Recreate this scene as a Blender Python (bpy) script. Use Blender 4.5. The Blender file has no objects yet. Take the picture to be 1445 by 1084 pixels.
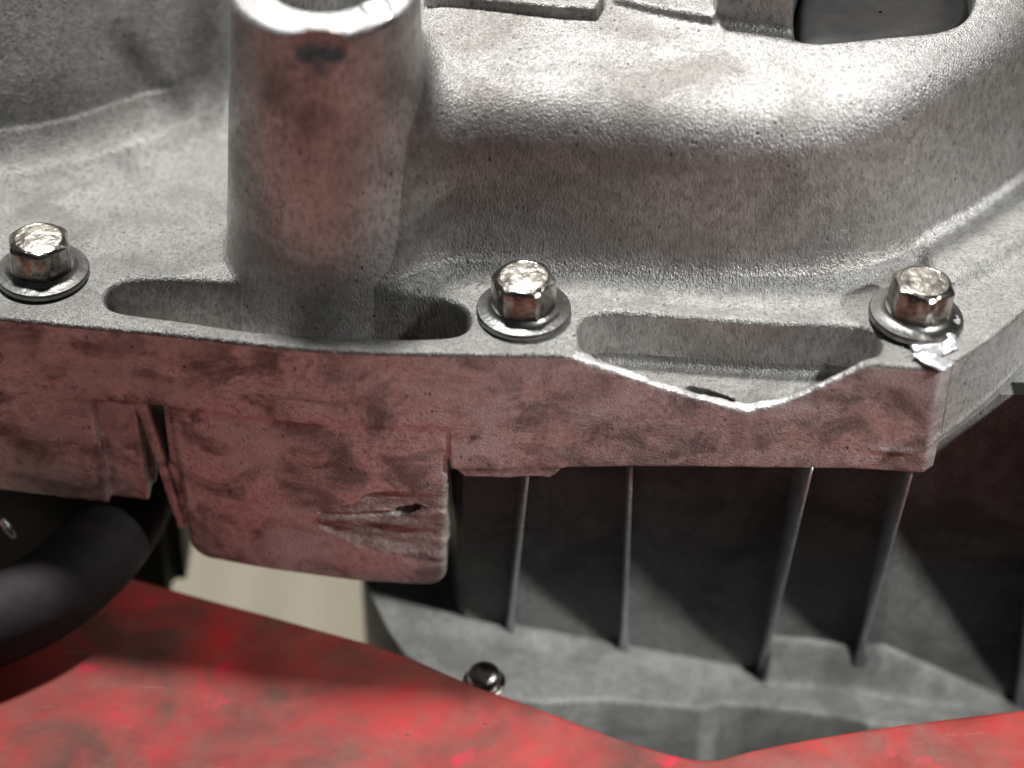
import bpy, bmesh, math
import numpy as np
from mathutils import Vector, Matrix

sc = bpy.context.scene
rng = np.random.default_rng(7)
S = 0.001                                     # the scene is laid out in millimetres

# ------------------------------------------------------------------ camera
PITCH = math.radians(40.0)
F = 3200.0                                    # focal length in photo pixels (1445 wide)
DIST = 350.0
VD = np.array([0, math.cos(PITCH), -math.sin(PITCH)])
VU = np.array([0, math.sin(PITCH), math.cos(PITCH)])
TGT = np.array([0.0, 0.0, -8.8])
CAM = TGT - DIST * VD
cam_data = bpy.data.cameras.new('camera')
cam = bpy.data.objects.new('camera', cam_data)
sc.collection.objects.link(cam)
cam.location = Vector(CAM * S)
cam.rotation_euler = (math.pi / 2 - PITCH, 0, 0)
cam_data.sensor_width = 36.0
cam_data.lens = F / 1445.0 * 36.0
cam_data.clip_start = 0.005
cam_data.clip_end = 20.0
cam_data.dof.use_dof = True
cam_data.dof.focus_distance = 0.354
cam_data.dof.aperture_fstop = 7.5
sc.camera = cam

# ------------------------------------------------------------------ light
world = bpy.data.worlds.new('World')
sc.world = world
world.use_nodes = True
bg = world.node_tree.nodes['Background']
bg.inputs['Color'].default_value = (0.86, 0.94, 1.0, 1)
bg.inputs['Strength'].default_value = 0.034

def lamp(name, direction, dist, size, power, color, aim=(0, 0, 0)):
    d = bpy.data.lights.new(name, 'AREA')
    d.shape = 'DISK'; d.size = size; d.energy = power; d.color = color
    o = bpy.data.objects.new(name, d)
    sc.collection.objects.link(o)
    v = Vector(direction).normalized()
    o.location = Vector(aim) * S + v * dist
    o.rotation_euler = v.to_track_quat('Z', 'Y').to_euler()
    return o
lamp('ceiling_lamp', (-0.08, 0.29, 0.95), 0.80, 0.09, 7.4, (1.0, 0.988, 0.965))
wl_d = bpy.data.lights.new('work_lamp', 'SPOT')
wl_d.energy = 18.0; wl_d.color = (1.0, 0.995, 0.98); wl_d.shadow_soft_size = 0.020
wl_d.spot_size = math.radians(14.2); wl_d.spot_blend = 0.9
wl_o = bpy.data.objects.new('work_lamp', wl_d); sc.collection.objects.link(wl_o)
wl_v = Vector((0.64, -0.30, 0.685)).normalized()
wl_o.location = Vector((0.056, 0.0, -0.026)) + wl_v * 0.70
wl_o.rotation_euler = wl_v.to_track_quat('Z', 'Y').to_euler()
sc.view_settings.view_transform = 'Standard'
sc.view_settings.look = 'None'
sc.view_settings.exposure = 0.25
sc.view_settings.gamma = 1.0
sc.view_settings.use_curve_mapping = False
sc.render.engine = 'CYCLES'
sc.cycles.use_denoising = True
sc.cycles.max_bounces = 5
sc.cycles.diffuse_bounces = 0
sc.cycles.glossy_bounces = 3
sc.cycles.caustics_reflective = False
sc.cycles.caustics_refractive = False
sc.cycles.use_adaptive_sampling = True
sc.cycles.adaptive_threshold = 0.02

# ------------------------------------------------------------------ helpers
def ray(px, py):
    return F * VD + (px - 722.5) * np.array([1.0, 0, 0]) + (542.0 - py) * VU

def pz(px, py, z):                            # photo point -> point of the level plane z (mm)
    r = ray(px, py); t = (z - CAM[2]) / r[2]
    return CAM + t * r

def pv(px, py, y):                            # photo point -> point of the upright plane y (mm)
    r = ray(px, py); t = (y - CAM[1]) / r[1]
    return CAM + t * r

def link(o, parent=None):
    sc.collection.objects.link(o)
    if parent is not None:
        o.parent = parent
    return o

def thing(name, label, cat, loc=(0, 0, 0), group=None):
    o = bpy.data.objects.new(name, None)
    o.empty_display_size = 0.01
    o.location = Vector(loc) * S
    o['label'] = label; o['category'] = cat
    if group: o['group'] = group
    return link(o)

def mesh_obj(name, verts, faces, mat, parent=None, origin=(0, 0, 0), smooth=True, normals=None):
    me = bpy.data.meshes.new(name)
    v = (np.asarray(verts, dtype=float) - np.asarray(origin)) * S
    if isinstance(faces, np.ndarray):
        nf, k = faces.shape
        me.vertices.add(len(v)); me.vertices.foreach_set('co', np.ascontiguousarray(v, dtype=np.float32).ravel())
        me.loops.add(nf * k); me.loops.foreach_set('vertex_index', np.ascontiguousarray(faces, dtype=np.int32).ravel())
        me.polygons.add(nf); me.polygons.foreach_set('loop_start', np.arange(0, nf * k, k, dtype=np.int32))
        me.update(calc_edges=True)
    else:
        me.from_pydata(v.tolist(), [], [list(map(int, f)) for f in faces])
        me.update()
    if smooth:
        me.polygons.foreach_set('use_smooth', np.ones(len(me.polygons), bool))
    if normals is not None:
        me.normals_split_custom_set_from_vertices(normals.tolist())
    me.materials.append(mat)
    o = bpy.data.objects.new(name, me)
    link(o, parent)
    return o

def bm_obj(name, bm, mat, parent=None, smooth=True, origin=(0, 0, 0), autosmooth=None):
    bmesh.ops.recalc_face_normals(bm, faces=bm.faces)
    for v in bm.verts:
        v.co = (v.co - Vector(origin)) * S
    me = bpy.data.meshes.new(name)
    bm.to_mesh(me); bm.free()
    if smooth:
        for p in me.polygons: p.use_smooth = True
    if autosmooth is not None:
        me.set_sharp_from_angle(angle=math.radians(autosmooth))
    me.materials.append(mat)
    o = bpy.data.objects.new(name, me)
    return link(o, parent)

def tagged(o, label, cat, group=None):
    o['label'] = label; o['category'] = cat
    if group: o['group'] = group
    return o

# value noise on arrays of points (mm)
_L = rng.random((32, 32, 32)).astype(np.float32)
def vnoise(p, s, off=0.0):
    q = np.asarray(p, dtype=np.float32) * np.asarray(s, dtype=np.float32) + off
    i = np.floor(q).astype(int); f = q - i; f = f * f * (3 - 2 * f)
    r = 0
    for dx in (0, 1):
        wx = f[..., 0] if dx else 1 - f[..., 0]
        for dy in (0, 1):
            wy = f[..., 1] if dy else 1 - f[..., 1]
            for dz in (0, 1):
                wz = f[..., 2] if dz else 1 - f[..., 2]
                r = r + wx * wy * wz * _L[(i[..., 0] + dx) % 32, (i[..., 1] + dy) % 32, (i[..., 2] + dz) % 32]
    return r * 2 - 1
def fbm(p, s, oct=3, off=0.0):
    r = 0; a = 1.0; s = np.asarray(s, dtype=float)
    for k in range(oct):
        r = r + a * vnoise(p, s * 2 ** k, off + 5.3 * k); a *= 0.5
    return r / 1.75

# ------------------------------------------------------------------ materials
class NT:
    def __init__(s, name):
        s.m = bpy.data.materials.new(name); s.m.use_nodes = True
        s.t = s.m.node_tree; s.b = s.t.nodes['Principled BSDF']
        s.co = s.t.nodes.new('ShaderNodeTexCoord').outputs['Object']
    def n(s, typ, **kw):
        nd = s.t.nodes.new(typ)
        for k, v in kw.items():
            if k in nd.inputs.keys():
                if hasattr(v, 'node'): s.t.links.new(v, nd.inputs[k])
                else: nd.inputs[k].default_value = v
            else: setattr(nd, k, v)
        return nd
    def link(s, a, b): s.t.links.new(a, b)
    def mapping(s, scale):
        return s.n('ShaderNodeMapping', Vector=s.co, Scale=scale).outputs[0]
    def noise(s, scale, detail=4, rough=0.55, vec=None, dist=0.0):
        return s.n('ShaderNodeTexNoise', Vector=vec or s.co, Scale=scale, Detail=detail, Roughness=rough, Distortion=dist).outputs['Fac']
    def voro(s, scale, vec=None, rand=1.0):
        return s.n('ShaderNodeTexVoronoi', Vector=vec or s.co, Scale=scale, Randomness=rand).outputs['Distance']
    def ramp(s, fac, stops, interp='LINEAR'):
        nd = s.n('ShaderNodeValToRGB', Fac=fac)
        cr = nd.color_ramp; cr.interpolation = interp
        while len(cr.elements) < len(stops): cr.elements.new(0.5)
        for e, (p, c) in zip(cr.elements, stops):
            e.position = p
            e.color = (c, c, c, 1) if isinstance(c, (int, float)) else (*c, 1)
        return nd.outputs['Color']
    def mix(s, fac, a, b, mode='MIX'):
        nd = s.t.nodes.new('ShaderNodeMix'); nd.data_type = 'RGBA'; nd.blend_type = mode
        for sock, v in ((nd.inputs[0], fac), (nd.inputs[6], a), (nd.inputs[7], b)):
            if hasattr(v, 'node'): s.t.links.new(v, sock)
            else: sock.default_value = v if isinstance(v, (int, float)) else (*v, 1)
        return nd.outputs[2]
    def math(s, op, a, b=0.0):
        nd = s.t.nodes.new('ShaderNodeMath'); nd.operation = op
        for sock, v in ((nd.inputs[0], a), (nd.inputs[1], b)):
            if hasattr(v, 'node'): s.t.links.new(v, sock)
            else: sock.default_value = v
        return nd.outputs[0]
    def bump(s, h, strength, dist, prev=None):
        nd = s.n('ShaderNodeBump', Height=h, Strength=strength, Distance=dist)
        if prev is not None: s.t.links.new(prev, nd.inputs['Normal'])
        return nd.outputs[0]
    def out(s, color=None, rough=None, metal=None, normal=None, spec=None):
        for k, v in (('Base Color', color), ('Roughness', rough), ('Metallic', metal), ('Normal', normal), ('Specular IOR Level', spec)):
            if v is None: continue
            if hasattr(v, 'node'): s.t.links.new(v, s.b.inputs[k])
            else: s.b.inputs[k].default_value = v if isinstance(v, (int, float)) else (*v, 1)
        return s.m

def cast_aluminium(name, tint=(0.54, 0.53, 0.505), grime=0.35, grime_col=(0.10, 0.075, 0.06), metal=0.9, rough=0.46, pits=0.75, bump=0.5, stretch=(1, 1, 0.45), dust=None, big_scale=75, mid_bump=0.5, dull=0.85):
    k = NT(name)
    vec = k.mapping(stretch)
    fine = k.noise(2900, 2, 0.75, vec)
    spec_ = k.noise(1400, 3, 0.7, vec)
    mid = k.noise(520, 4, 0.65)
    big = k.noise(big_scale, 5, 0.62, k.mapping((0.75, 1, 1.0)), dist=0.7)
    pit = k.ramp(k.voro(620, k.mapping((1, 1, 0.6))), [(0.07, 1.0), (0.20, 0.0)])
    pitm = k.math('MULTIPLY', pit, k.ramp(k.noise(140, 3), [(0.49, 0.0), (0.62, 1.0)]))
    col = k.mix(k.ramp(mid, [(0.3, 0.0), (0.75, 1.0)]), tuple(c * 0.82 for c in tint), tuple(min(1, c * 1.12) for c in tint))
    col = k.mix(k.ramp(spec_, [(0.36, 0.55), (0.52, 0.0)]), col, tuple(c * 0.38 for c in tint))
    g = k.ramp(big, [(0.45, 0.0), (0.60, 1.0)])
    gm = k.math('MULTIPLY', g, grime)
    col = k.mix(gm, col, grime_col)
    nonmet = gm
    if dust:
        dn = k.ramp(k.noise(48, 5, 0.65, k.mapping((1, 1, 1.6)), dist=0.4), [(0.47, 0.0), (0.62, 1.0)])
        dm = k.math('MULTIPLY', dn, dust[0])
        col = k.mix(dm, col, dust[1])
        nonmet = k.math('MAXIMUM', gm, dm)
        sp = k.ramp(k.noise(190, 4, 0.7), [(0.63, 0.0), (0.72, 1.0)])
        col = k.mix(k.math('MULTIPLY', sp, 0.6), col, (0.035, 0.02, 0.016))
    col = k.mix(k.math('MULTIPLY', pitm, pits), col, (0.03, 0.025, 0.02))
    met = k.math('MULTIPLY', k.math('SUBTRACT', 1.0, k.math('MULTIPLY', nonmet, dull)), metal)
    pat = k.noise(38, 4, 0.6, dist=1.0)
    ro = k.math('ADD', k.math('ADD', rough - 0.20, k.math('MULTIPLY', mid, 0.2)), k.math('MULTIPLY', pat, 0.28))
    st = k.ramp(k.noise(24, 5, 0.7, k.mapping((1.6, 1.6, 0.5)), dist=1.2), [(0.55, 0.0), (0.66, 1.0)])
    col = k.mix(k.math('MULTIPLY', st, 0.35), col, tuple(c * 0.35 for c in tint))
    nrm = k.bump(fine, min(1.0, bump * 1.6), 0.00034)
    nrm = k.bump(mid, bump * mid_bump * 0.6, 0.0005, nrm)
    nrm = k.bump(k.math('SUBTRACT', 1.0, pitm), 0.35, 0.0003, nrm)
    return k.out(col, ro, met, nrm)

M = {}
M['alu'] = cast_aluminium('cast_aluminium', tint=(0.44, 0.435, 0.415), grime=0.36, bump=0.6, metal=0.85, grime_col=(0.16, 0.15, 0.135))
M['corner'] = cast_aluminium('cast_aluminium_dull_corner', grime=0.3, bump=0.4, metal=0.5, rough=0.5)
M['wall'] = cast_aluminium('cast_aluminium_grimy_wall', dull=0.5, grime=0.50, tint=(0.62, 0.61, 0.59), grime_col=(0.22, 0.18, 0.155), rough=0.44, bump=0.48, big_scale=55)
M['boss'] = cast_aluminium('cast_aluminium_boss', dull=0.6, grime=0.46, tint=(0.90, 0.90, 0.89), grime_col=(0.34, 0.27, 0.24), rough=0.44, bump=0.48, big_scale=55)
M['skirt'] = cast_aluminium('cast_aluminium_stained_skirt', dull=0.3, grime=0.80, tint=(0.92, 0.91, 0.90), grime_col=(0.24, 0.195, 0.175), metal=0.92, rough=0.46, bump=0.4, mid_bump=0.3, stretch=(0.7, 1, 1), dust=(0.75, (0.95, 0.93, 0.92)), big_scale=135)
M['broken'] = cast_aluminium('freshly_broken_aluminium', grime=0.45, tint=(0.60, 0.53, 0.50), grime_col=(0.10, 0.065, 0.055), rough=0.5, bump=0.9, metal=0.9, dull=0.4, stretch=(0.4, 1, 1.4), dust=(0.5, (0.85, 0.72, 0.68)))
M['base'] = cast_aluminium('dull_base_casting', grime=0.6, tint=(0.45, 0.45, 0.435), grime_col=(0.17, 0.17, 0.16), metal=0.2, rough=0.5, pits=0.2, bump=0.35, stretch=(1, 1, 1))
M['rib'] = cast_aluminium('rib_casting', grime=0.15, tint=(0.74, 0.82, 0.84), metal=0.85, rough=0.34, pits=0.2, bump=0.3, stretch=(1, 1, 1))

def bolt_steel():
    k = NT('zinc_plated_steel')
    n1 = k.noise(900, 4, 0.6)
    n2 = k.noise(260, 4, 0.6)
    col = k.mix(k.ramp(n2, [(0.42, 0.0), (0.66, 1.0)]), (0.46, 0.43, 0.39), (0.13, 0.12, 0.11))
    ro = k.math('ADD', 0.12, k.math('MULTIPLY', n2, 0.22))
    n3 = k.noise(330, 2, 0.5)
    return k.out(col, ro, 1.0, k.bump(n1, 0.4, 0.0003, k.bump(n3, 0.5, 0.0009)))
M['bolt'] = bolt_steel()
def washer_steel():
    k = NT('dull_grey_steel')
    n1 = k.noise(1200, 3, 0.6); n2 = k.noise(200, 4, 0.6)
    col = k.mix(k.ramp(n2, [(0.4, 0.0), (0.65, 1.0)]), (0.30, 0.30, 0.29), (0.16, 0.155, 0.145))
    return k.out(col, k.math('ADD', 0.26, k.math('MULTIPLY', n2, 0.2)), 1.0, k.bump(n1, 0.3, 0.0003))
M['washer'] = washer_steel()
def bolt_top():
    k = NT('bolt_top_cream_glare')
    n1 = k.noise(700, 3, 0.65); n2 = k.noise(240, 3, 0.6)
    col = k.mix(k.ramp(n2, [(0.42, 0.0), (0.60, 1.0)]), (0.78, 0.73, 0.64), (0.16, 0.15, 0.14))  # cream tone paints the lamp's reflection on the bolt tops
    return k.out(col, k.math('ADD', 0.30, k.math('MULTIPLY', n1, 0.2)), 1.0, k.bump(n1, 0.6, 0.0006))
M['bolttop'] = bolt_top()

def bright_metal():
    k = NT('bright_smeared_metal')
    n = k.noise(900, 3, 0.6)
    return k.out((0.88, 0.88, 0.90), 0.33, 0.75, k.bump(n, 0.6, 0.0004))
M['bright'] = bright_metal()

def red_paint():
    k = NT('grimy_red_paint')
    a = k.noise(48, 4, 0.6, dist=0.5)
    b = k.noise(30, 3, 0.5)
    c = k.noise(600, 3, 0.6)
    d = k.noise(210, 3, 0.6)
    col = k.mix(k.ramp(b, [(0.35, 0.0), (0.65, 1.0)]), (0.35, 0.022, 0.022), (0.54, 0.034, 0.032))
    col = k.mix(k.math('MULTIPLY', k.ramp(a, [(0.32, 0.0), (0.62, 1.0)]), 0.92), col, (0.085, 0.042, 0.033))
    col = k.mix(k.math('MULTIPLY', k.ramp(d, [(0.40, 0.0), (0.70, 1.0)]), 0.45), col, (0.20, 0.085, 0.062))
    spk = k.ramp(k.noise(130, 2), [(0.68, 0.0), (0.76, 1.0)])
    col = k.mix(k.math('MULTIPLY', spk, 0.6), col, (0.62, 0.015, 0.05))
    sep = k.n('ShaderNodeSeparateXYZ', Vector=k.co).outputs['Y']
    front = k.math('ADD', k.math('MULTIPLY', sep, -9.0), k.math('MULTIPLY', k.noise(40, 5, 0.65), 0.9))
    col = k.mix(k.ramp(front, [(0.75, 0.0), (1.35, 0.7)]), col, (0.26, 0.15, 0.125))
    scr = k.ramp(k.noise(60, 3, 0.6, k.mapping((1.2, 14, 1)), dist=0.3), [(0.70, 0.0), (0.73, 1.0)])
    col = k.mix(k.math('MULTIPLY', scr, 0.5), col, (0.30, 0.14, 0.12))
    chip = k.ramp(k.noise(260, 3, 0.7), [(0.70, 0.0), (0.73, 1.0)])
    col = k.mix(k.math('MULTIPLY', chip, 0.8), col, (0.05, 0.03, 0.028))
    ro = k.math('ADD', 0.48, k.math('MULTIPLY', a, 0.3))
    return k.out(col, ro, 0.0, k.bump(c, 0.12, 0.0004), spec=0.35)
M['red'] = red_paint()

def rubber():
    k = NT('black_rubber')
    n = k.noise(300, 4)
    return k.out(k.ramp(n, [(0.3, (0.012, 0.009, 0.010)), (0.7, (0.026, 0.020, 0.022))]), 0.75, 0.0, k.bump(n, 0.3, 0.0005))
M['rubber'] = rubber()

def shade_black():  # near-black colour that stands in for deep shade
    k = NT('near_black_shade')
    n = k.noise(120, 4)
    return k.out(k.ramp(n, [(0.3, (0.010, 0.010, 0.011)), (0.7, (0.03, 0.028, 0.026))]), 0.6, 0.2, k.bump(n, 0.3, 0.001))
M['shade'] = shade_black()

def floor_mat():
    k = NT('beige_floor')
    n = k.noise(14, 6, 0.6)
    w = k.noise(9, 3, 0.5, k.mapping((6, 0.4, 1)))
    col = k.mix(k.ramp(w, [(0.35, 0.0), (0.65, 1.0)]), (0.45, 0.40, 0.30), (0.62, 0.56, 0.44))
    col = k.mix(k.ramp(n, [(0.35, 0.0), (0.8, 0.35)]), col, (0.30, 0.27, 0.21))
    return k.out(col, 0.7, 0.0, k.bump(n, 0.2, 0.004))
M['floor'] = floor_mat()

# ------------------------------------------------------------------ setting
mesh = mesh_obj('floor', [(-3000, -1500, -300), (3000, -1500, -300), (3000, 4000, -300), (-3000, 4000, -300)], [(0, 1, 2, 3)], M['floor'], smooth=False)
mesh['kind'] = 'structure'

# ------------------------------------------------------------------ the engine cover: a signed distance field, meshed
H = 0.42
X0, X1, Y0, Y1, Z0, Z1 = -104.0, 108.0, -13.0, 72.0, -56.0, 60.0
gx = np.arange(X0, X1, H, dtype=np.float32)
gy = np.arange(Y0, Y1, H, dtype=np.float32)
gz = np.arange(Z0, Z1, H, dtype=np.float32)
GX, GY = np.meshgrid(gx, gy, indexing='ij')

def poly_sdf(pts):
    pts = np.asarray([(p[0], p[1]) for p in pts], dtype=np.float32)
    d = np.full(GX.shape, 1e9, dtype=np.float32); inside = np.zeros(GX.shape, bool)
    n = len(pts)
    for i in range(n):
        a = pts[i]; b = pts[(i + 1) % n]
        ex, ey = b - a
        wx, wy = GX - a[0], GY - a[1]
        t = np.clip((wx * ex + wy * ey) / (ex * ex + ey * ey + 1e-9), 0, 1)
        d = np.minimum(d, (wx - ex * t) ** 2 + (wy - ey * t) ** 2)
        c1 = a[1] <= GY; c2 = b[1] <= GY
        cross = ex * wy - ey * wx
        inside ^= (c1 & ~c2 & (cross < 0)) | (~c1 & c2 & (cross > 0))
    d = np.sqrt(d)
    return np.where(inside, -d, d)

def smooth_poly(pts, n=3):                    # Chaikin corner cutting, open ends kept
    p = [np.asarray(q[:2], dtype=float) for q in pts]
    for _ in range(n):
        q = [p[0]]
        for a, b in zip(p[:-1], p[1:]):
            q += [a * 0.75 + b * 0.25, a * 0.25 + b * 0.75]
        p = q + [p[-1]]
    return p

def smooth_closed(pts, n=2):
    p = [np.asarray(q[:2], dtype=float) for q in pts]
    for _ in range(n):
        q = []
        for a, b in zip(p, p[1:] + p[:1]):
            q += [a * 0.75 + b * 0.25, a * 0.25 + b * 0.75]
        p = q
    return p

# outer edge of the flange, traced on the flange plane z = 0
edge_px = [(-300, 416), (-150, 432), (-60, 441), (0, 448), (130, 461), (250, 471), (350, 484), (480, 496), (640, 499), (800, 500), (950, 503), (1100, 508), (1240, 513), (1326, 521)]
right_px = [(1350, 507), (1376, 492), (1410, 468), (1445, 438), (1490, 392), (1540, 325), (1600, 225), (1650, 120)]
EDGE = [pz(a, b, 0)[:2] for a, b in edge_px]
RIGHT = [pz(a, b, 0)[:2] for a, b in right_px]
ed_x = np.array([p[0] for p in EDGE]); ed_y = np.array([p[1] for p in EDGE])
def yedge(x): return np.interp(x, ed_x, ed_y)
outer = smooth_poly(EDGE, 2) + smooth_poly(RIGHT, 2) + [np.array([120.0, 100.0]), np.array([-120.0, 100.0])]
D_OUT = poly_sdf(outer)

foot_px = [(-330, 340), (-200, 300), (-60, 268), (0, 258), (60, 250), (120, 238), (200, 212), (310, 172), (380, 170)]
foot2_px = [(470, 395), (560, 398), (640, 386), (740, 388), (850, 394), (950, 402), (1050, 407), (1150, 405), (1230, 391), (1300, 361), (1360, 326), (1445, 268), (1560, 180)]
FOOT = smooth_poly([pz(a, b, 0) for a, b in foot_px], 2) + smooth_poly([pz(a, b, 0) for a, b in foot2_px], 3)
D_UP = poly_sdf(FOOT + [np.array([120.0, 100.0]), np.array([-120.0, 100.0])])

pocketA = smooth_closed([pz(a, b, 0) for a, b in [(146, 428), (152, 404), (180, 394), (240, 391), (320, 396), (450, 404), (560, 414), (640, 422), (664, 440), (662, 466), (630, 477), (480, 475), (350, 466), (250, 450), (165, 440)]], 2)
pocketB = smooth_closed([pz(a, b, 0) for a, b in [(814, 476), (818, 448), (850, 437), (1000, 449), (1120, 456), (1200, 457), (1238, 468), (1246, 490), (1232, 506), (1100, 500), (950, 496), (850, 492), (824, 488)]], 2)
D_PA = poly_sdf(pocketA); D_PB = poly_sdf(pocketB)
ledge = smooth_poly([pz(a, b, 2.2) for a, b in [(1296, 330), (1316, 380), (1345, 397), (1400, 362), (1445, 331), (1560, 240)]], 2)
D_LED = poly_sdf(ledge + [np.array([120.0, 60.0]), np.array([75.0, 60.0])])

def xat(px, py, z): return float(pz(px, py, z)[0])
XP = {k: xat(k, 600, -18) for k in (130, 185, 240, 637, 650, 785, 1312)}
# height of the skirt's broken rim
scal_px = [(795, 500), (850, 518), (930, 545), (1000, 566), (1055, 579), (1100, 570), (1160, 546), (1215, 518), (1240, 508)]
scal_x, scal_z = [], []
for a, b in scal_px:
    x = a
    y = yedge(pz(a, 505, 0)[0])
    p = pv(a, b, y)
    scal_x.append(p[0]); scal_z.append(p[2])
def zscal(x):
    z = np.interp(x, scal_x, scal_z, left=3, right=3)
    return z

def smin(a, b, k):
    h = np.clip(0.5 + 0.5 * (b - a) / k, 0, 1)
    return b + (a - b) * h - k * h * (1 - h)
def smax(a, b, k): return -smin(-a, -b, k)
def rext(d2, z, za, zb, r):                   # upright extrusion with rounded edges
    w = np.abs(z - (za + zb) / 2) - (zb - za) / 2 + r
    d = d2 + r
    return np.minimum(np.maximum(d, w), 0) + np.sqrt(np.maximum(d, 0) ** 2 + np.maximum(w, 0) ** 2) - r
def rbox2(dx, dy, r):
    dx = dx + r; dy = dy + r
    return np.minimum(np.maximum(dx, dy), 0) + np.sqrt(np.maximum(dx, 0) ** 2 + np.maximum(dy, 0) ** 2) - r
def capsule(X, Y, Z, a, b, r):
    a = np.asarray(a); b = np.asarray(b); e = b - a
    t = np.clip(((X - a[0]) * e[0] + (Y - a[1]) * e[1] + (Z - a[2]) * e[2]) / (e @ e), 0, 1)
    return np.sqrt((X - a[0] - e[0] * t) ** 2 + (Y - a[1] - e[1] * t) ** 2 + (Z - a[2] - e[2] * t) ** 2) - r

BOSS_Y = 24.0
def boss_axis(z): return -29.6 + (z / 46.0) * 2.2
def boss_rad(z): return 16.0 - (z / 46.0) * 2.0

HT = 34.0
BTOP = 47.6
chip_c = pv(450, 66, BOSS_Y - 14.2)
dent_c = pz(536, 14, BTOP + 1.2)
bx0, bx1 = float(pv(143, 60, 42)[0]), float(pv(248, 60, 42)[0])
def sst(a, b, x):
    t = np.clip((x - a) / (b - a), 0, 1); return t * t * (3 - 2 * t)
def buttress(X, Z):                            # upright panel standing out of the left wall
    tip = sst(4.0, 22.0, Z)
    c = (bx0 + bx1) / 2 + 2.6 * (1 - tip); hw = (bx1 - bx0) / 2 * (0.15 + 0.85 * tip)
    panel = sst(-4.5, 3.0, hw - np.abs(X - c)) * sst(2, 10, Z)
    col = sst(bx0 + 1, bx0 - 12, X) if False else sst(0, 13, bx0 - X)
    return -2.0 * panel - 1.2 * col * sst(1, 16, Z) + 2.0 * sst(0, 5, X - bx1)

slot = smooth_closed([pz(a, b, HT) for a, b in [(1128, 50), (1250, 42), (1335, 28), (1372, 6), (1378, -30), (1350, -80), (1150, -80), (1122, -20), (1120, 30)]], 2)
D_SLOT = poly_sdf(slot)
padA = poly_sdf([pz(a, b, HT + 1.6) for a, b in [(600, -8), (690, -2), (790, 8), (842, 10), (852, -4), (850, -120), (600, -120)]])
padB = poly_sdf([pz(a, b, HT + 5) for a, b in [(1012, -14), (1122, -2), (1124, -120), (1000, -120)]])
padC = poly_sdf([pz(a, b, HT + 1.2) for a, b in [(868, -4), (930, 10), (1008, 22), (1012, -120), (862, -120)]])

crackA = pv(978, 556, 3.0 + yedge(27)); crackB = pz(1054, 583, -9.6)
crackA = pz(978, 556, -8.6)
pitc = pv(580, 720, yedge(-15) + 0.8)

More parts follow.
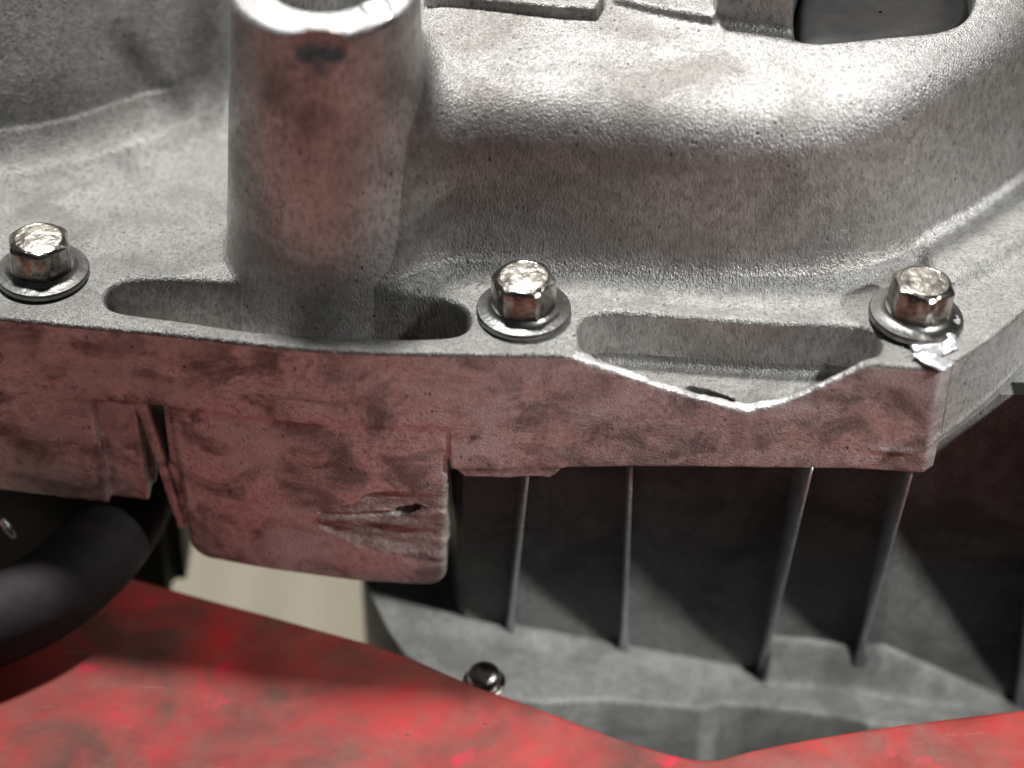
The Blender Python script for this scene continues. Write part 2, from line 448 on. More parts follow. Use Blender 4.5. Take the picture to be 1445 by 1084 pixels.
def field(sl, zs_):
    X = gx[sl][:, None, None]; Y = gy[None, :, None]; Z = gz[zs_][None, None, :]
    zlo, zhi = float(gz[zs_][0]), float(gz[zs_][-1])
    d_out = D_OUT[sl][:, :, None]; d_up = D_UP[sl][:, :, None]
    ye = yedge(gx[sl]).astype(np.float32)[:, None, None]
    V = Y - ye                                 # distance behind the front edge
    f = None
    if zlo < 8:
        # flange with its skirt
        zb = np.where(gx[sl] < XP[637], -15.3, np.where(gx[sl] < XP[1312], -22.8 + 0.035 * (gx[sl] - 20), -16.5 + np.clip(gx[sl] - 66, 0, 20) * 0.08)).astype(np.float32)[:, None, None]
        r = 0.7
        w = np.abs(Z - zb / 2) + zb / 2 + r; dd = d_out + r
        f = np.minimum(np.maximum(dd, w), 0) + np.sqrt(np.maximum(dd, 0) ** 2 + np.maximum(w, 0) ** 2) - r
        # moulding line running round the right corner
        zl = np.interp(gx[sl], [52, 62, 66, 80, 90], [-17.6, -16.8, -14.5, -12.6, -12.6]).astype(np.float32)[:, None, None]
        f = f - 0.35 * np.exp(-((Z - zl) / 0.5) ** 2) * np.clip((X - 54) / 4, 0, 1)
    if zlo < -11:
        t = rbox2(np.abs(X - (XP[650] + XP[785]) / 2) - (XP[785] - XP[650]) / 2 - (Z + 25) * 0.5, np.abs(Z + 20) - 5.6, 1.2)
        t = np.maximum(t, np.abs(V - 3.6) - 3.2)
        f = smin(f, t, 0.8)
        # left lower body, raised block, recess and fins
        lb = rbox2(X - XP[185] - 1.0, np.abs(Z + 24) - (14.0 + 0.012 * (X + 70)), 1.0)
        lb = np.maximum(lb, np.abs(V - 11) - 10.0)
        f = smin(f, lb, 0.7)
        bl = rbox2(X - XP[130] + 0.4, np.abs(Z + 19.0) - 6.0, 0.6)
        bl = np.maximum(bl, np.abs(V - 4) - 3.9)
        f = smin(f, bl, 0.6)
        cx = (XP[185] + XP[240]) / 2
        cut = np.maximum(np.maximum(np.abs(X - cx) - (XP[240] - XP[185]) / 2 + 0.3, Z + 16.0), V - 6.5)
        f = smax(f, -cut, 0.4)
        cut = np.maximum(np.maximum(np.abs(X - (XP[130] + XP[185]) / 2) - (XP[185] - XP[130]) / 2, Z + 16.4), V - 2.6)
        f = smax(f, -cut, 0.5)
        fx = XP[185] + 0.4 + (-16 - Z) * 0.15
        fn = np.maximum(np.maximum(np.abs(X - fx - 0.9) - (1.0 - (-16 - Z) * 0.012), np.abs(Z + 29) - 14.0), np.abs(V - 9) - 7.4)
        f = smin(f, fn, 0.5)
        fn2 = np.maximum(np.maximum(np.abs(X - XP[240] + 0.3) - 1.3, np.abs(Z + 29) - 13.5), np.abs(V - 9) - 6.2)
        f = smin(f, fn2, 0.6)
        # lug
        lx0, lx1 = XP[240] - 0.2, XP[637] - 0.4
        lg = rbox2(np.abs(X - (lx0 + lx1) / 2) - (lx1 - lx0) / 2 - (Z + 20) * 0.03, np.abs(Z + 30.4 + 0.045 * (X + 30)) - 19.0, 3.4)
        lg = rbox2(lg, np.abs(V - 9.4) - 9.0, 1.0)
        f = smin(f, lg, 0.8)
        for q0, q1, qr in (((-1.7, 0.5, -0.3), (0.7, 0.9, 0.5), 1.1), ((-0.4, 0.6, 0.0), (0.6, 2.6, 0.3), 0.75), ((0.9, 0.2, 0.9), (1.9, 0.6, 0.5), 0.6), ((-13, 0.0, -1.2), (-2, 0.0, -0.4), 0.42)):
            f = smax(f, -capsule(X, Y, Z, pitc + np.array(q0), pitc + np.array(q1), qr), 0.1)
    if zhi > -8:
        # raised body with draft and round shoulder
        du = d_up + np.clip(Z, 0, 60) * 0.15
        R = np.interp(gx[sl], [-100, 45, 68, 100], [6.0, 6.0, 4.5, 4.0]).astype(np.float32)[:, None, None]
        w = np.abs(Z - (HT / 2 - 2)) - (HT / 2 + 2) + R
        a = du + R
        up = np.minimum(np.maximum(a, w), 0) + np.sqrt(np.maximum(a, 0) ** 2 + np.maximum(w, 0) ** 2) - R
        cs = math.sin(math.radians(25)); cc = math.cos(math.radians(25))
        up = smax(up, (d_up + 4.1 - 7.0 * sst(42, 62, X)) * cs + (Z - 27.6) * cc, 6.0)
        tall = rext(du + buttress(X, Z) + np.clip(Z, 0, 60) * 0.33, Z, -4, 50, 2.0)
        up = np.minimum(np.maximum(up, -(X + 34)), np.maximum(tall, X + 24))
        f = up if f is None else smin(f, up, np.interp(gx[sl], [-60, -44, 60, 75], [11.0, 6.0, 6.5, 4.0]).astype(np.float32)[:, None, None])
    if zlo < 8 and zhi > -4:
        f = smin(f, rext(D_LED[sl][:, :, None], Z, -3, 2.0, 1.2), 2.6)
    if zhi > 16:
        f = smin(f, rext(padA[sl][:, :, None], Z, 25, HT + 1.6, 0.7), 0.6)
        f = smin(f, rext(padC[sl][:, :, None], Z, 25, HT + 1.2, 0.8), 0.8)
        f = smin(f, rext(padB[sl][:, :, None], Z, 25, HT + 9, 0.8), 1.0)
        f = smax(f, -rext(D_SLOT[sl][:, :, None], Z, 2.0, 70, 1.5), 1.6)
    if zlo < 8:
        # pockets, broken rim, crack
        f = smax(f, -rext(D_PA[sl][:, :, None] + np.clip(-Z, 0, 12) * 0.06, Z, -13.5, 20, 1.4), 1.1)
        f = smax(f, -rext(D_PB[sl][:, :, None] + np.clip(-Z, 0, 12) * 0.05, Z, -9.6, 20, 1.0), 1.1)
        zs = zscal(gx[sl]).astype(np.float32)[:, None, None]
        brk = np.maximum(np.maximum(zs - Z, V - 5.0), -V - 6)
        f = smax(f, -brk, 0.5)
        ca = pz(972, 546, -9.6); cb = pz(1034, 563, -9.6); e = (cb - ca)[:2]
        t = np.clip(((X - ca[0]) * e[0] + (Y - ca[1]) * e[1]) / (e @ e), 0, 1)
        sl_ = np.sqrt((X - ca[0] - e[0] * t) ** 2 + (Y - ca[1] - e[1] * t) ** 2) - 0.75 * (1.15 - np.abs(t - 0.4))
        f = np.maximum(f, -np.maximum(sl_, np.abs(Z + 8.5) - 6.0))
    if zhi > -18:
        # cylindrical boss
        rr = np.sqrt((X - boss_axis(Z)) ** 2 + (Y - BOSS_Y) ** 2)
        b = rbox2(rr - boss_rad(Z), np.abs(Z - (BTOP - 15) / 2) - (BTOP + 15) / 2, 1.3)
        f = smin(f, b, np.interp(gx[sl], [-28, -17], [1.5, 6.0]).astype(np.float32)[:, None, None])
    if zhi > 20:
        f = smax(f, -np.maximum(rr - 7.6, 25 - Z), 0.8)
        # chipped boss rim
        chip = np.sqrt(((X - chip_c[0]) / 1.25) ** 2 + ((Y - (BOSS_Y - boss_rad(44) - 0.5)) / 0.62) ** 2 + ((Z - chip_c[2]) / 0.95) ** 2) - 3.4
        f = smax(f, -chip * 0.7, 0.25)
    return f

NX = len(gx)
G = np.empty((NX, len(gy), len(gz)), dtype=np.float32)
kb = [0, int(np.searchsorted(gz, -17.0)), int(np.searchsorted(gz, 8.2)), len(gz)]
for i in range(0, NX, 64):
    sl = slice(i, min(i + 64, NX))
    for k0, k1 in zip(kb[:-1], kb[1:]):
        G[sl, :, k0:k1] = field(sl, slice(k0, k1))

def surface_nets(g, x, y, z):
    s = g < 0
    nx, ny, nz = g.shape
    c = np.zeros((nx - 1, ny - 1, nz - 1), np.int8)
    for dx in (0, 1):
        for dy in (0, 1):
            for dz in (0, 1):
                c += s[dx:nx - 1 + dx, dy:ny - 1 + dy, dz:nz - 1 + dz]
    act = (c > 0) & (c < 8)
    I = np.argwhere(act)
    idx = np.full(act.shape, -1, np.int32)
    idx[act] = np.arange(len(I))
    acc = np.zeros((len(I), 3), np.float32); cnt = np.zeros(len(I), np.float32)
    corners = [(0, 0, 0), (1, 0, 0), (0, 1, 0), (1, 1, 0), (0, 0, 1), (1, 0, 1), (0, 1, 1), (1, 1, 1)]
    vals = [g[I[:, 0] + a, I[:, 1] + b, I[:, 2] + d] for a, b, d in corners]
    for i in range(8):
        for ax in range(3):
            j = i | (1 << ax)
            if j == i: continue
            a, b = vals[i], vals[j]
            m = (a < 0) != (b < 0)
            t = np.where(m, a / np.where(m, a - b, 1), 0)
            p = np.array(corners[i], np.float32)[None] + np.zeros((len(I), 3), np.float32)
            p[:, ax] += t
            acc[m] += p[m]; cnt[m] += 1
    v = I + acc / cnt[:, None]
    P = np.stack([x[0] + v[:, 0] * H, y[0] + v[:, 1] * H, z[0] + v[:, 2] * H], 1)
    quads = []
    for ax in range(3):
        o1, o2 = [(1, 2), (2, 0), (0, 1)][ax]
        a = [slice(1, -1)] * 3; a[ax] = slice(0, -1)
        b = [slice(1, -1)] * 3; b[ax] = slice(1, None)
        sa, sb = s[tuple(a)], s[tuple(b)]
        for flip in (False, True):
            m = (sa & ~sb) if not flip else (~sa & sb)
            E = np.argwhere(m)
            off = np.ones(3, int); off[ax] = 0
            E = E + off
            def cell(u, w):
                q = E.copy(); q[:, o1] -= u; q[:, o2] -= w
                return idx[q[:, 0], q[:, 1], q[:, 2]]
            q = np.stack([cell(1, 1), cell(0, 1), cell(0, 0), cell(1, 0)], 1)
            if flip: q = q[:, ::-1]
            quads.append(q)
    return P, np.concatenate(quads)

P, Q = surface_nets(G, gx, gy, gz)
del G
Q = Q[(Q >= 0).all(1)]
# drop what faces away from every near viewpoint deep at the back
fc = P[Q].mean(1)
Q = Q[(fc[:, 1] < Y1 - 2 * H) & (fc[:, 0] > X0 + 2 * H) & (fc[:, 0] < X1 - 2 * H)]

def vnormals(P, Q):
    a = P[Q[:, 2]] - P[Q[:, 0]]; b = P[Q[:, 3]] - P[Q[:, 1]]
    fn = np.cross(a, b)
    n = np.zeros_like(P)
    for k in range(4): np.add.at(n, Q[:, k], fn)
    return n / (np.linalg.norm(n, axis=1, keepdims=True) + 1e-12)

N = vnormals(P, Q)
# uneven casting: gentle everywhere, rough on the broken lug and the broken rim
lug_c = pv(580, 735, yedge(-14))
def wedge(p):                                  # 1 inside the fractured right end of the lug
    u = (p[:, 0] - (lug_c[0] - 15.0)) / 21.0
    hw = 1.2 + 9.6 * np.clip(u, 0, 1.2) ** 0.8
    e = 1 - np.abs(p[:, 2] - lug_c[2] + 0.6 + 2.0 * u) / np.maximum(hw, 0.1) + 1.1 * fbm(p, (0.10, 0.2, 0.22), 3, 17.0)
    return np.where((u > 0) & (p[:, 1] < yedge(p[:, 0]) + 5) & (p[:, 2] < -17.5), e, -1)
wl = np.clip(wedge(P) * 3, 0, 1)
chipd = np.sqrt((P[:, 0] - chip_c[0]) ** 2 + (P[:, 1] - chip_c[1]) ** 2 + (P[:, 2] - chip_c[2]) ** 2)
wchip = np.clip((6.0 - chipd) / 2.0, 0, 1)
dr = np.clip(1 - np.abs(P[:, 2] - zscal(P[:, 0])) / 1.2, 0, 1) * (P[:, 1] < yedge(P[:, 0]) + 4)
amp = 0.05 * fbm(P, 0.12, 2) + 0.02 * fbm(P, 0.9, 2, 11.0)
amp += wl * (1.05 * fbm(P, (0.10, 0.3, 0.42), 3, 3.0) + 0.22 * fbm(P, (0.4, 0.5, 1.1), 2, 7.0) - 0.2)
amp += wchip * 0.75 * fbm(P, 0.4, 3, 51.0)
amp += dr * 0.30 * fbm(P, 0.6, 2, 9.0)
sk = ((P[:, 2] < -1.2) & (P[:, 2] > -26) & (P[:, 1] < yedge(P[:, 0]) + 2))
amp += sk * 0.16 * fbm(P, (0.10, 0.2, 0.28), 3, 21.0)
rimw = np.clip(1 - np.abs(P[:, 2] + 0.3) / 0.9, 0, 1) * (P[:, 1] < yedge(P[:, 0]) + 1.2)
amp += rimw * 0.14 * fbm(P, 0.8, 2, 31.0)
P = P + N * amp[:, None]
N = vnormals(P, Q)

fc = P[Q].mean(1)
x, y, z = fc.T
rr = np.hypot(x - boss_axis(z), y - BOSS_Y)
ye = yedge(x)
reg = np.zeros(len(Q), int)                    # flange
reg[(z > 2.6)] = 1                             # raised wall
reg[(rr < boss_rad(z) + 0.35) & (z > -12.6) & ~((z < -0.7) & (y < ye + 2.5))] = 2
front = (z < -0.7) & (y < ye + 1.6)
side = (z < -0.7) & (x > xat(1330, 560, -10)) & (y > ye)
reg[(reg == 1) & (x < -44)] = 11
reg[front | ((z < -14.2))] = 3
reg[(side & (y < 40) & (z > -15.5) & (x > 65)) | (front & (x > xat(1334, 560, -10)))] = 10
reg[(x > XP[240] - 1.0) & (x < XP[637] + 2) & (z < -15.4)] = 4
reg[(x <= XP[240] - 1.0) & (z < -15.4)] = 5
reg[(reg == 4) & (wedge(fc) > 0.05)] = 6

ix = np.clip(((x - X0) / H).astype(int), 0, NX - 1); iy = np.clip(((y - Y0) / H).astype(int), 0, len(gy) - 1)
inA = (D_PA[ix, iy] < 0.9) & (z < -0.9) & (z > -14.5) & (rr > boss_rad(z) + 0.35)
inB = (D_PB[ix, iy] < 0.9) & (z < -0.9) & (z > -8.0) & (y > ye + 4)
inS = (D_SLOT[ix, iy] < 0.9) & (z < HT - 1.2) & (z > 2)
reg[inA] = 7; reg[inB] = 8; reg[inS] = 9
cover = thing('engine_cover', 'cast aluminium engine cover with tall round boss and broken reddish lower lug', 'engine cover', (0, 10, -23))
CO = np.array([0, 10, -23.0])
cover_parts = {}
for r, nm, mt in ((0, 'flange', 'alu'), (1, 'raised_wall', 'wall'), (2, 'cylindrical_boss', 'boss'), (3, 'skirt', 'skirt'), (4, 'mounting_lug', 'skirt'), (5, 'lower_block', 'skirt'), (6, 'broken_face', 'broken'), (7, 'slot_recess', 'wall'), (8, 'slot_recess', 'wall'), (9, 'top_opening', 'wall'), (10, 'corner_wall', 'corner'), (11, 'recessed_wall', 'corner')):
    q = Q[reg == r]
    u, inv = np.unique(q, return_inverse=True)
    par = cover_parts.get('mounting_lug') if r == 6 else cover
    o = mesh_obj(nm, P[u], inv.reshape(q.shape), M[mt], cover, origin=(0, 0, 0), normals=N[u])
    o.location = Vector(-CO * S)
    if r == 6:
        o.parent = cover_parts['mounting_lug']; o.location = (0, 0, 0)
    cover_parts[nm] = o

# ------------------------------------------------------------------ flange bolts
def bolt_meshes():
    # hexagonal head with chamfered, dished top
    bm = bmesh.new()
    A = 5.0
    rings = []
    for z, r, rnd in ((0.9, 1.0, 0), (6.3, 1.0, 0), (6.62, 0.965, 0.35), (6.86, 0.92, 0.85), (6.95, 0.83, 1), (6.90, 0.80, 1)):
        ring = []
        for i in range(48):
            a = 2 * math.pi * i / 48
            hexr = A * math.cos(math.pi / 6) / math.cos(((a + math.pi / 6) % (math.pi / 3)) - math.pi / 6)
            hexr = min(hexr, A * 0.965)
            rad = (hexr * (1 - rnd) + A * math.cos(math.pi / 6) * rnd) * r
            ring.append(bm.verts.new((rad * math.cos(a), rad * math.sin(a), z)))
        rings.append(ring)
    for a, b in zip(rings[:-1], rings[1:]):
        for i in range(48):
            bm.faces.new((a[i], a[(i + 1) % 48], b[(i + 1) % 48], b[i]))
    head = bm
    bm = bmesh.new()
    R0 = A * math.cos(math.pi / 6)
    rings = []
    for rr_, zz_ in ((0.815, 6.90), (0.76, 7.0), (0.70, 6.97), (0.55, 7.08), (0.36, 7.16), (0.18, 7.2), (0.04, 7.2)):
        rings.append([bm.verts.new((R0 * rr_ * math.cos(2 * math.pi * i / 48), R0 * rr_ * math.sin(2 * math.pi * i / 48), zz_ + 0.05 * float(vnoise(np.array([R0 * rr_ * math.cos(2 * math.pi * i / 48), R0 * rr_ * math.sin(2 * math.pi * i / 48), 0.0]), 1.1, 3.0)))) for i in range(48)])
    for a, b in zip(rings[:-1], rings[1:]):
        for i in range(48):
            bm.faces.new((a[i], a[(i + 1) % 48], b[(i + 1) % 48], b[i]))
    bm.faces.new(rings[-1])
    head_top = bm
    bm = bmesh.new()
    prof = [(6.2, 0.0), (6.85, 0.05), (7.0, 0.3), (7.0, 1.0), (6.85, 1.2), (6.4, 1.27), (5.5, 1.38), (5.0, 1.6), (4.7, 2.0), (3.5, 2.2)]
    rings = []
    for r, z in prof:
        rings.append([bm.verts.new((r * math.cos(2 * math.pi * i / 64), r * math.sin(2 * math.pi * i / 64), z)) for i in range(64)])
    for a, b in zip(rings[:-1], rings[1:]):
        for i in range(64):
            bm.faces.new((a[i], a[(i + 1) % 64], b[(i + 1) % 64], b[i]))
    return head, head_top, bm

bolt_specs = [((61, 388), 12, (0.0, 0.02), 'hex flange bolt on the far left, beside the left slot of the cover'),
              ((739, 442), 22, (0.0, 0.0), 'hex flange bolt in the middle, between the two slots of the cover flange'),
              ((1291, 450), 4, (-0.02, 0.09), 'hex flange bolt on the right corner of the flange, beside bright smeared metal')]
hb, tbm, wb = bolt_meshes()
proto_head = bm_obj('hex_head', hb, M['bolt'], None, autosmooth=28)
proto_top = bm_obj('head_top', tbm, M['bolttop'], None)
proto_wash = bm_obj('flange_washer', wb, M['washer'], None, autosmooth=40)
for k, ((bx, by), rz, (tx, ty), lab) in enumerate(bolt_specs):
    c = pz(bx, by, 0.1)
    t = thing('flange_bolt', lab, 'bolt', c, 'bolts holding the engine cover')
    t.rotation_euler = (tx, ty, math.radians(rz)); t.scale = (1.04, 1.04, 1.04)
    for pr in (proto_head, proto_top, proto_wash):
        o = pr if k == 0 else pr.copy()
        if k: sc.collection.objects.link(o)
        o.parent = t

# ------------------------------------------------------------------ finned base casting
wall_off = 12.5
def ywall(x): return yedge(np.minimum(x, 66.0)) + wall_off
base = thing('ribbed_crankcase', 'grey cast crankcase with a row of upright ribs under the engine cover', 'crankcase', (30, 5, -80))
BO = np.array([30, 5, -80.0])
def base_part(nm, v, f, mt='base', smooth=False):
    return mesh_obj(nm, v, f, M[mt], base, origin=BO, smooth=smooth)
def wx(px, py): return float(pv(px, py, 8.5)[0])
# height of the plate at the wall foot and out in front
def foot(px, py):
    xx = wx(px, py); p = pv(px, py, float(ywall(xx)))
    return p[0], p[2]
zw_x, zw_z = zip(*[foot(a, b) for a, b in [(400, 840), (500, 850), (732, 883), (1030, 939), (1072, 947), (1084, 896), (1214, 911), (1245, 908), (1420, 985), (1500, 1005)]])
zf_x = [zw_x[0], zw_x[1], zw_x[2], zw_x[3], zw_x[6], zw_x[8], zw_x[9]]
zf_z = [zw_z[0], zw_z[1], zw_z[2] - 1.5, zw_z[3] - 0.2, zw_z[3] - 0.4, zw_z[8], zw_z[9]]
def zplate(x, y):
    yw = ywall(x)
    t = np.clip((y - (yw - 4.5)) / 4.5, 0, 1); t = t * t * (3 - 2 * t)
    return np.interp(x, zf_x, zf_z) * (1 - t) + np.interp(x, zw_x, zw_z) * t
front_px = [(508, 790), (520, 838), (545, 888), (566, 918), (600, 950), (660, 975), (720, 985), (760, 992), (850, 989), (940, 997), (990, 1003), (1015, 995), (1050, 995), (1120, 1003), (1180, 1011), (1225, 1026), (1300, 1032), (1400, 1040), (1500, 1045)]
fx = []; fy = []
for a, b in front_px:
    zz = float(np.interp(wx(a, b), zf_x, zf_z)); p = pz(a, b, zz); fx.append(p[0]); fy.append(p[1])
nx_, ny_ = 260, 60
xs = np.linspace(fx[0] + 0.01, fx[-1], nx_)
V_, F_ = [], []
for i, xx in enumerate(xs):
    y0 = np.interp(xx, fx, fy)
    y1 = 26.0
    for j in range(ny_):
        t = j / (ny_ - 1)
        yy = y0 + (y1 - y0) * t
        edge = min(1.0, (yy - y0) / 1.2)
        V_.append((xx, yy, float(zplate(xx, yy)) - 0.9 * (1 - math.sqrt(max(0, 1 - (1 - edge) ** 2)))))
V_ = np.array(V_)
V_[:, 2] += 0.12 * fbm(V_, 0.35, 2, 2.0)
for i in range(nx_ - 1):
    for j in range(ny_ - 1):
        a = i * ny_ + j
        F_.append((a, a + ny_, a + ny_ + 1, a + 1))
# front face of the plate going down
n0 = len(V_)
low = np.array([(V_[i * ny_][0], V_[i * ny_][1] + 1.5, -105.0) for i in range(nx_)])
V_ = np.concatenate([V_, low])
for i in range(nx_ - 1):
    F_.append((i * ny_, n0 + i, n0 + i + 1, (i + 1) * ny_))
plate = base_part('base_plate', V_, F_, smooth=True)
# back wall behind the ribs
xc = wx(650, 850)
pts = [(xc - 14.0, float(ywall(xc)) + 44.0), (xc - 2.2, float(ywall(xc)) + 8.0), (xc - 0.6, float(ywall(xc)) + 1.2), (xc + 0.8, float(ywall(xc + 0.8)))]
pts += [(xx, float(ywall(xx))) for xx in list(np.linspace(xc + 2, 100, 40)) + [200, 420]]  # far right run, out of view, added to block floor light
V_, F_ = [], []
for xx, yw in pts:
    zt = -14.5 if xx < 63 else (-15.6 if xx < 100.5 else -40.0)
    V_ += [(xx, yw, -96), (xx, yw, zt), (xx + 1, yw + 14, zt + 0.3)]
for i in range(len(pts) - 1):
    a = i * 3
    F_ += [(a, a + 3, a + 4, a + 1), (a + 1, a + 4, a + 5, a + 2)]
base_part('back_wall', V_, F_)
# ribs: gussets, deep under the cover and running out to nothing at the plate
ribs = [((746, 660), (719, 890)), ((891, 660), (880, 912)), ((1146, 660), (1074, 950)), ((1289, 660), (1215, 916)), ((1502, 600), (1446, 992))]
for k, (a, b) in enumerate(ribs):
    xt = wx(*a); xb = wx(*b)
    T = pv(a[0], a[1], float(ywall(xt)) - (10.8 if k in (1, 3) else 12.3))
    B = pv(b[0], b[1], float(ywall(xb)) - 0.4)
    th = 0.27 if k < 4 else 1.2
    n = 14
    V_, F_ = [], []
    for i in range(n + 1):
        t = i / n
        c = T + (B - T) * t
        flare = 0.9 * max(0, (t - 0.93) / 0.07) ** 2 + (0.12 * t)
        w = th + flare
        if i == n: c = c + np.array([0, -1.6, -2.6])
        yb = float(ywall(c[0])) + 1.0
        V_ += [(c[0] - w, yb, c[2]), (c[0] - w, c[1] + 0.12, c[2]), (c[0] - w * 0.75, c[1], c[2]), (c[0] + w * 0.75, c[1], c[2]), (c[0] + w, c[1] + 0.12, c[2]), (c[0] + w, yb, c[2])]
    for i in range(n):
        for j in range(5):
            q = i * 6 + j
            F_.append((q, q + 6, q + 7, q + 1))
    F_.append(tuple(range(6))); F_.append(tuple(range(n * 6, n * 6 + 6))[::-1])
    base_part('rib', V_, F_, 'rib', smooth=True)

# ------------------------------------------------------------------ crankcase block behind the hose, its shade put into near-black colour
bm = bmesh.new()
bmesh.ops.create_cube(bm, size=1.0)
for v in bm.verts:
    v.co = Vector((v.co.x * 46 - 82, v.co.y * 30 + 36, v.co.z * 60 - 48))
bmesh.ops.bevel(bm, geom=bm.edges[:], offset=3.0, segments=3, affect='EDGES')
o = bm_obj('housing_wall', bm, M['shade'], None)
blk = thing('crankcase_block', 'housing behind the hose, coloured near black to stand for the shade there', 'housing', (-82, 36, -78))
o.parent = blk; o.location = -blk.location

# ------------------------------------------------------------------ hose
def tube(pts, r, seg=24, sub=8):
    p = [np.asarray(q, float) for q in pts]
    path = []
    for i in range(len(p) - 1):
        a = p[max(i - 1, 0)]; b = p[i]; c = p[i + 1]; d = p[min(i + 2, len(p) - 1)]
        for s in range(sub):
            t = s / sub
            path.append(0.5 * ((2 * b) + (c - a) * t + (2 * a - 5 * b + 4 * c - d) * t * t + (3 * b - a - 3 * c + d) * t ** 3))
    path.append(p[-1])
    V, Fc = [], []
    for i, c in enumerate(path):
        tg = path[min(i + 1, len(path) - 1)] - path[max(i - 1, 0)]
        tg /= np.linalg.norm(tg)
        u = np.cross(tg, (0, 0, 1.0)); u /= np.linalg.norm(u); w = np.cross(u, tg)
        rad = r if np.isscalar(r) else np.interp(i / (len(path) - 1), np.linspace(0, 1, len(r)), r)
        for k in range(seg):
            an = 2 * math.pi * k / seg
            V.append(c + rad * (math.cos(an) * u + math.sin(an) * w))
    for i in range(len(path) - 1):
        for k in range(seg):
            Fc.append((i * seg + k, i * seg + (k + 1) % seg, (i + 1) * seg + (k + 1) % seg, (i + 1) * seg + k))
    Fc.append(tuple(range(seg))[::-1]); Fc.append(tuple((len(path) - 1) * seg + k for k in range(seg)))
    return V, Fc
hp = [pz(-120, 905, -49), pz(-30, 876, -49), pz(55, 840, -49), pz(118, 797, -48.5), pz(160, 752, -48.0), pz(192, 700, -47.5), pz(215, 640, -47), pz(240, 560, -47)]
V_, F_ = tube([q + np.array([-1.4, -1.6, -0.6]) for q in hp], 7.4)
o = mesh_obj('rubber_hose', V_, F_, M['rubber'])
tagged(o, 'black rubber hose curving from the left edge up under the cover', 'hose')
# small bright clip in the dark
c = pz(10, 746, -42)
V_, F_ = tube([c + np.array([-0.6, 0, 2.2]), c + np.array([0.3, -0.4, 0.6]), c + np.array([0.9, 0, -1.8])], [0.45, 0.8, 0.4], 12, 6)
o = mesh_obj('wire_clip', V_, F_, M['bright'])
tagged(o, 'tiny bright metal clip in the dark at the left edge', 'clip')

# ------------------------------------------------------------------ stud beside the base plate
c = pz(683, 958, -62.0)
st = thing('dome_nut', 'small shiny domed nut at the left end of the base plate', 'nut', c)
bm = bmesh.new()
prof = [(2.75, -1.5), (2.75, 1.6), (2.55, 2.5), (2.1, 3.2), (1.4, 3.65), (0.6, 3.85), (0.05, 3.9)]
rings = [[bm.verts.new((r * math.cos(2 * math.pi * i / 32), r * math.sin(2 * math.pi * i / 32), z)) for i in range(32)] for r, z in prof]
for a, b in zip(rings[:-1], rings[1:]):
    for i in range(32): bm.faces.new((a[i], a[(i + 1) % 32], b[(i + 1) % 32], b[i]))
bm.faces.new(rings[-1])
st.scale = (1, 1, 0.6)
bm_obj('dome', bm, M['bolt'], st)
bm = bmesh.new()
prof = [(2.6, -1.6), (3.5, -1.5), (3.6, -1.2), (3.5, -0.8), (2.6, -0.7)]
rings = [[bm.verts.new((r * math.cos(2 * math.pi * i / 32), r * math.sin(2 * math.pi * i / 32), z)) for i in range(32)] for r, z in prof]
for a, b in zip(rings[:-1], rings[1:]):
    for i in range(32): bm.faces.new((a[i], a[(i + 1) % 32], b[(i + 1) % 32], b[i]))
bm_obj('washer', bm, M['bolt'], st)

# ------------------------------------------------------------------ red deck
ZD = -58.0
deck_px = [(-260, 830), (-100, 830), (60, 822), (140, 808), (165, 808), (250, 832), (400, 872), (560, 917), (660, 962), (740, 990), (850, 1031), (930, 1058), (1000, 1074), (1060, 1056), (1180, 1033), (1300, 1016), (1445, 999), (1700, 975)]
dpts = [np.array([-420.0, 30.0])] + smooth_poly([pz(a, b, ZD) for a, b in deck_px], 1) + [np.array([420.0, -14.0])]
dx_ = np.array([p[0] for p in dpts]); dy_ = np.array([p[1] for p in dpts])
nx_, ny_ = 200, 90
xs = np.concatenate([np.linspace(-420, -105, 20), np.linspace(-104, 112, 190), np.linspace(114, 130, 16), np.linspace(134, 420, 24)]); nx_ = len(xs)
top = []
for xx in xs:
    y1 = np.interp(xx, dx_, dy_)
    for j in range(ny_):
        t = (j / (ny_ - 1)) ** 2.6
        yy = y1 - (560 + y1) * t
        d = y1 - yy
        e = max(0, 1 - d / 1.0)
        top.append((xx, yy, ZD - 0.7 * e * e))
top = np.array(top)
top[:, 2] += 0.25 * fbm(top, 0.05, 3, 4.0) + 0.05 * fbm(top, 0.5, 2, 8.0)
F_ = []
for i in range(nx_ - 1):
    for j in range(ny_ - 1):
        a = i * ny_ + j
        F_.append((a, a + 1, a + ny_ + 1, a + ny_))
n0 = len(top)
low = np.array([(top[i * ny_][0], top[i * ny_][1] - 0.2, ZD - 2.6) for i in range(nx_)] + [(top[i * ny_ + ny_ - 1][0], top[i * ny_ + ny_ - 1][1], ZD - 2.6) for i in range(nx_)])
for i in range(nx_ - 1):
    F_.append((i * ny_, (i + 1) * ny_, n0 + i + 1, n0 + i))
    F_.append((n0 + i, n0 + i + 1, n0 + nx_ + i + 1, n0 + nx_ + i))
V_ = np.concatenate([top, low])
o = mesh_obj('red_deck', V_, F_, M['red'])
tagged(o, 'grimy red painted metal deck below the engine', 'deck')

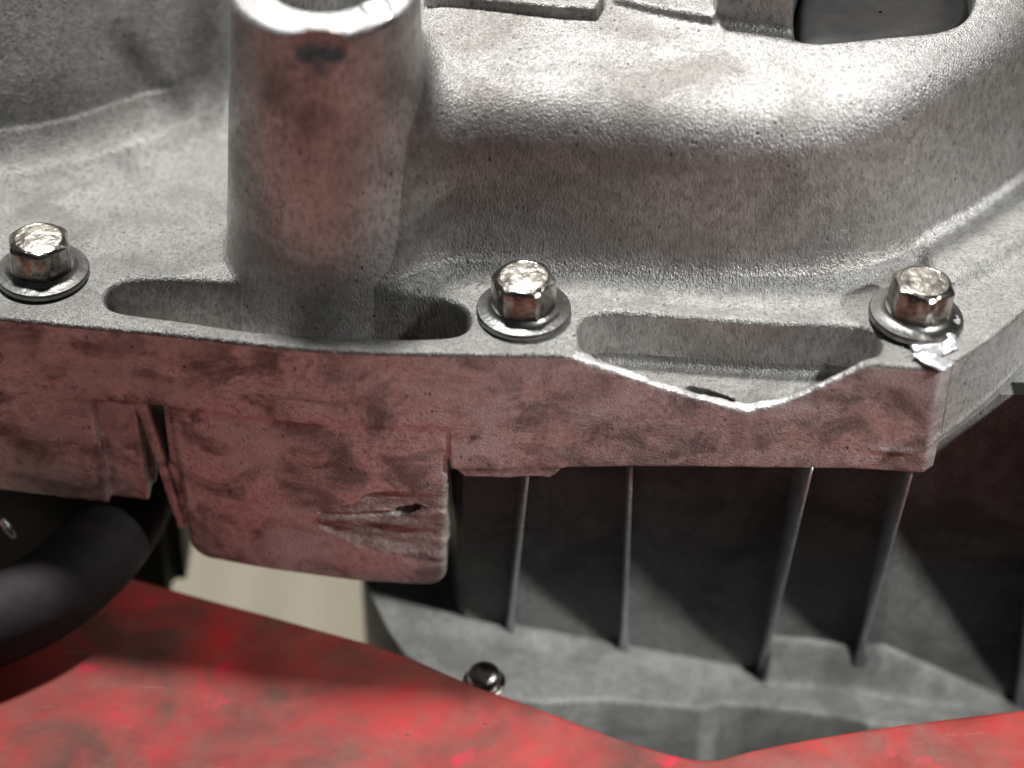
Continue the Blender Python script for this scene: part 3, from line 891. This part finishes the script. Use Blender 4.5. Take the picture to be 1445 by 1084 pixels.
# ------------------------------------------------------------------ bright smeared metal at the corner by the right bolt
def smear(px_quad, z0, name, amp=0.5, n=16, seed=0.0):
    c = [pz(a, b, zz) for (a, b), zz in zip(px_quad, z0)]
    V, Fq = [], []
    for i in range(n + 1):
        for j in range(n + 1):
            u, w = i / n, j / n
            p = c[0] * (1 - u) * (1 - w) + c[1] * u * (1 - w) + c[2] * u * w + c[3] * (1 - u) * w
            rim = min(u, 1 - u, w, 1 - w) * 4
            V.append(p + np.array([0, 0, 0.25 * min(1, rim)]))
    V = np.array(V)
    V[:, 2] += amp * fbm(V, (0.45, 0.6, 0.5), 3, 13.0 + seed)
    V[:, :2] += 0.5 * np.stack([fbm(V, 0.5, 2, 40.0 + seed), fbm(V, 0.5, 2, 60.0 + seed)], 1)
    for i in range(n):
        for j in range(n):
            a = i * (n + 1) + j
            Fq.append((a, a + n + 1, a + n + 2, a + 1))
    o = mesh_obj(name, V, Fq, M['bright'], cover, origin=CO)
    m = o.modifiers.new('thickness', 'SOLIDIFY'); m.thickness = 0.0004; m.offset = -1
    return o
smear([(1266, 470), (1340, 452), (1352, 492), (1306, 512)], (0.5, 0.5, 0.2, 0.4), 'metal_smear', 0.8)
smear([(1286, 503), (1308, 494), (1344, 516), (1326, 526)], (0.6, 0.7, -0.2, -0.3), 'metal_smear', 0.5, 10, 3.0)
smear([(1336, 440), (1356, 446), (1352, 470), (1338, 468)], (0.5, 0.4, 0.3, 0.5), 'metal_smear', 0.6, 10, 7.0)
smear([(508, 6), (540, -6), (556, 24), (530, 44)], (47.8, 47.8, 47.4, 46.4), 'metal_smear', 0.5, 12, 9.0)

# added near-black sheet that paints the shade inside the top opening
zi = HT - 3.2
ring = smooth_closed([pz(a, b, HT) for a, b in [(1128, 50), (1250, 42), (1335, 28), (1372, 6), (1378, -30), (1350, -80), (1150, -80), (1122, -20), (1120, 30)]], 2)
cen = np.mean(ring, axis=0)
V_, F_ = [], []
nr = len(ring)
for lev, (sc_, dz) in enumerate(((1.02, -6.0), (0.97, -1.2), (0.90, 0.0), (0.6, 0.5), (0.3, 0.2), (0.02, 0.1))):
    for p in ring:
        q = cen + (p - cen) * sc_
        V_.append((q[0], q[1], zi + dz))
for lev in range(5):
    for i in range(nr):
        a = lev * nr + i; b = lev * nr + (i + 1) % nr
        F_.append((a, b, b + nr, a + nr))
o = mesh_obj('opening_shade_fill', V_, F_, M['shade'], cover, origin=CO)
o['label'] = 'added dark sheet standing for the shade in the opening in the top of the cover'
